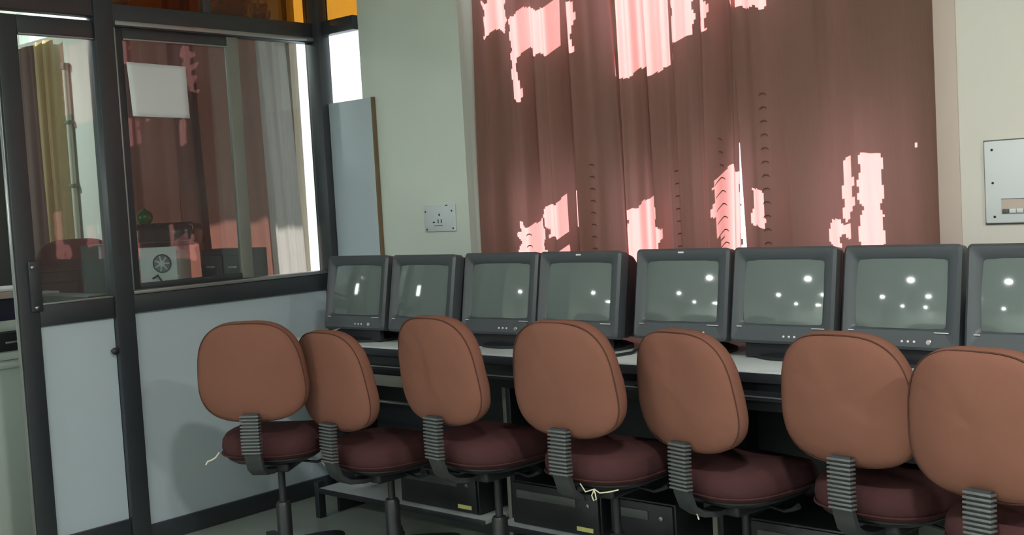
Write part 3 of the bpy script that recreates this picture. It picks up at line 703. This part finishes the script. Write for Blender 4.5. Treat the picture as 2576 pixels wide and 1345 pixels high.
# red chair
t = tag(empty('executive_chair', (-5.97, 3.13, 0), math.radians(-115)), 'dark red padded office chair behind the cabin table', 'chair')
ob = superell(.24, .34, 3.6, 40, taper=.05)
q = MB(); q.rings([[(x * s, y_, z * s + .88) for x, z in ob] for s, y_ in ((.05, -.05), (.6, -.048), (.92, -.038), (1, -.015), (1, .015), (.92, .04), (.6, .055), (.05, .06))]); q.build('backrest', 'red_vinyl', t, smooth=True, angle=80)
for z in (.92, .99, 1.05): MB().tube([(-.215, .058, z), (-.1, .066, z), (.1, .066, z), (.215, .058, z)], .006, 6).build('stitched_roll', 'red_vinyl', t, smooth=True)
os_ = superell(.25, .25, 3.2, 36); q = MB(); q.rings([[(x * s, y + .26, z) for x, y in [(a * s, b * s) for a, b in os_]] for s, z in ((.9, .40), (1, .43), (1, .47), (.9, .50), (.3, .51))]); q.build('seat', 'red_vinyl', t, smooth=True, angle=70)
MB().box(-.03, .03, -.03, .10, .36, .60).build('back_bar', 'black_plastic', t)
for s in (-1, 1): MB().tube([(s * .26, .05, .62), (s * .28, .12, .66), (s * .28, .36, .66), (s * .27, .40, .60), (s * .24, .38, .42)], .016, 8).build('armrest', 'black_plastic', t, smooth=True)
MB().lathe([(.028, .06), (.028, .40)], 14, M=Matrix.Translation((0, .26, 0))).build('column', 'black_plastic', t, smooth=True, angle=40)
for k in range(5):
    a = 2 * pi * k / 5 + .3; MB().tube([(0, .26, .09), (.15 * math.cos(a), .26 + .15 * math.sin(a), .08), (.29 * math.cos(a), .26 + .29 * math.sin(a), .05)], [.026, .02, .016], 8).build('base_leg', 'black_plastic', t, smooth=True)
    MB().lathe([(.004, -.018), (.022, -.017), (.026, 0), (.022, .017), (.004, .018)], 14, M=Matrix.Translation((.29 * math.cos(a), .26 + .29 * math.sin(a), .026)) @ Matrix.Rotation(a, 4, 'Z') @ Matrix.Rotation(pi / 2, 4, 'X')).build('caster', 'black_plastic', t, smooth=True)
# pipe on the cabin wall
t = tag(empty('wall_pipe', (-6.44, YB - .022, 0)), 'painted vertical pipe with clips on the cabin wall', 'pipe')
MB().tube([(0, 0, .3), (0, 0, 2.215)], .017, 14).build('pipe', 'pipe_paint', t, smooth=True, angle=40)
for z in (1.165, 1.53, 1.905): MB().bbox(-.030, .030, -.022, .018, z - .010, z + .010, b=.003).build('clip', 'clip_green', t, angle=40)
MB().bbox(-.026, .026, -.024, .02, 2.215, 2.255, b=.006).build('end_cap', 'clip_green', t, angle=40)
# crumpled packets kept on the ledge behind the amber glass
def packet(name, y, A, B, Hh, m, seed, label):
    q = MB(); N = 22; prof = [(math.sin(pi * k / 12), -math.cos(pi * k / 12)) for k in range(13)]
    rings = []
    for k, (rr, zz) in enumerate(prof):
        ring = []
        for j in range(N):
            a = 2 * pi * j / N; p = Vector((rr * math.cos(a), rr * math.sin(a), zz)); f = 1 + .28 * noise.noise(p * 2.6 + Vector((seed, 0, 0))) + .12 * noise.noise(p * 7 + Vector((0, seed, 0)))
            ring.append((max(.004, rr) * math.cos(a) * A * f, max(.004, rr) * math.sin(a) * B * f, max(0, (zz + 1) * .5 * Hh * (f if zz > -.6 else 1))))
        rings.append(ring)
    t = empty(name, (XP - .105, y, 2.151)); q.rings(rings); q.build('wrapping', m, t, angle=25)
    MB().lathe([(.010, Hh * .95), (.004, Hh + .012), (.012, Hh + .03), (.002, Hh + .032)], 9).build('knotted_top', m, t)
    return tag(t, label, 'packet')
packet('wrapped_packet', 3.16, .045, .052, .085, 'paper', 3.1, 'crumpled white plastic packet behind the amber glass above the partition')
packet('wrapped_packet', 3.00, .045, .085, .095, 'pink_board', 8.4, 'crumpled reddish packet behind the amber glass, left of the white packet')
# low dark cupboard under the cabin window
t = tag(empty('cabin_cupboard', (-4.52, 3.245, 0)), 'low dark cupboard under the maroon cabin curtains', 'cupboard')
box('body', (-.32, .05, -.06, .06, 0, 1.14), 'desk_dark', t, .004)
for k, x in enumerate((-.31, -.13)):
    d = box('door', (x, x + .17, -.068, -.061, .05, 1.11), 'desk_dark', t, .003)
    box('handle', (x + .05, x + .12, -.078, -.068, 1.05, 1.06), 'alu_edge', d, .002)
# counter and goods seen past the door edge
t = tag(empty('reception_counter', (-4.87, 1.73, 0)), 'pale green counter seen past the edge of the door', 'counter')
box('body', (-.30, .30, -.60, .56, 0, .735), 'counter_pale', t, .004)
box('counter_top', (-.33, .33, -.62, .58, .735, .765), 'counter_pale', t, .012)
box('back_ledge', (-.30, .30, -.60, .57, .765, .80), 'counter_pale', t, .01)
t = tag(empty('black_tray', (-4.73, 2.11, .801)), 'black tray drawer on the pale counter by the door', 'tray')
box('body', (-.16, .14, -.14, .14, 0, .075), 'black_plastic', t, .004); box('pull', (.141, .150, -.04, .04, .03, .04), 'steel', t, .002)
t = tag(empty('document_stack', (-4.75, 2.10, .877)), 'stack of files under a pinkish board on the black tray', 'files')
box('lower_file', (-.12, .12, -.11, .12, 0, .045), 'counter_pale', t, .003); box('dark_file', (-.11, .12, -.10, .13, .0455, .135), 'navy', t, .004); box('pink_board', (-.13, .14, -.12, .15, .1355, .165), 'pink_board', t, .004); box('top_sheet', (-.13, .14, -.12, .15, .1655, .175), 'paper', t, .002)
t = tag(empty('steel_cupboard', (-6.036, 2.42, 0)), 'tall grey-green steel cupboard at the far left of the cabin', 'cupboard')
box('body', (-.42, .42, -.22, .23, .02, 2.2), 'cupboard_grey', t, .006)
for k in (0, 1):
    d = box('door', (.421, .436, -.215 + .22 * k, .0 + .22 * k, .06, 2.16), 'cupboard_grey', t, .004)
    box('handle', (.436, .456, -.03 + .05 * k, -.018 + .05 * k, 1.0, 1.14), 'steel', d, .003)

t = tag(empty('glint_lamp', (-5.35, 1.001, 1.46), pi / 2), 'square white panel lamp added on the cabin side wall for a glint in the screens', 'lamp')  # added glowing panel, meant to mirror as a bright spot in the left screens
MB().bbox(0, .035, -.12, .12, -.13, .13, b=.006).build('housing', 'lamp_body', t, angle=40)
MB().box(.036, .039, -.10, .10, -.11, .11).build('diffuser', 'lamp_glow', t)
# ------------------------------------------------------------------ ceiling lamps of the hall, and the added one in the cabin
for i, (x, y, pw) in enumerate(LAMPS):
    t = tag(empty('ceiling_lamp', (x, y, CEIL)), 'round white ceiling lamp glowing over the hall' if y < 2 else 'round white ceiling lamp added to light the cabin by the beige curtains', 'lamp', 'round ceiling lamps in the hall')
    MB().lathe([(.12, 0), (.125, -.02), (.115, -.05), (.10, -.055)], 24).build('housing', 'lamp_body', t, smooth=True, angle=40)
    MB().lathe([(.095, -.056), (.095, -.060), (.06, -.066), (.002, -.068)], 24).build('diffuser', 'lamp_glow', t, smooth=True)
    l = bpy.data.lights.new('lamp_light', 'AREA'); l.shape = 'DISK'; l.size = .2; l.energy = LAMP_W * pw; l.color = (0.95, 1.0, 0.96)
    lo = bpy.data.objects.new('lamp_light', l); COL.objects.link(lo); lo.parent = t; lo.location = (0, 0, -.075)
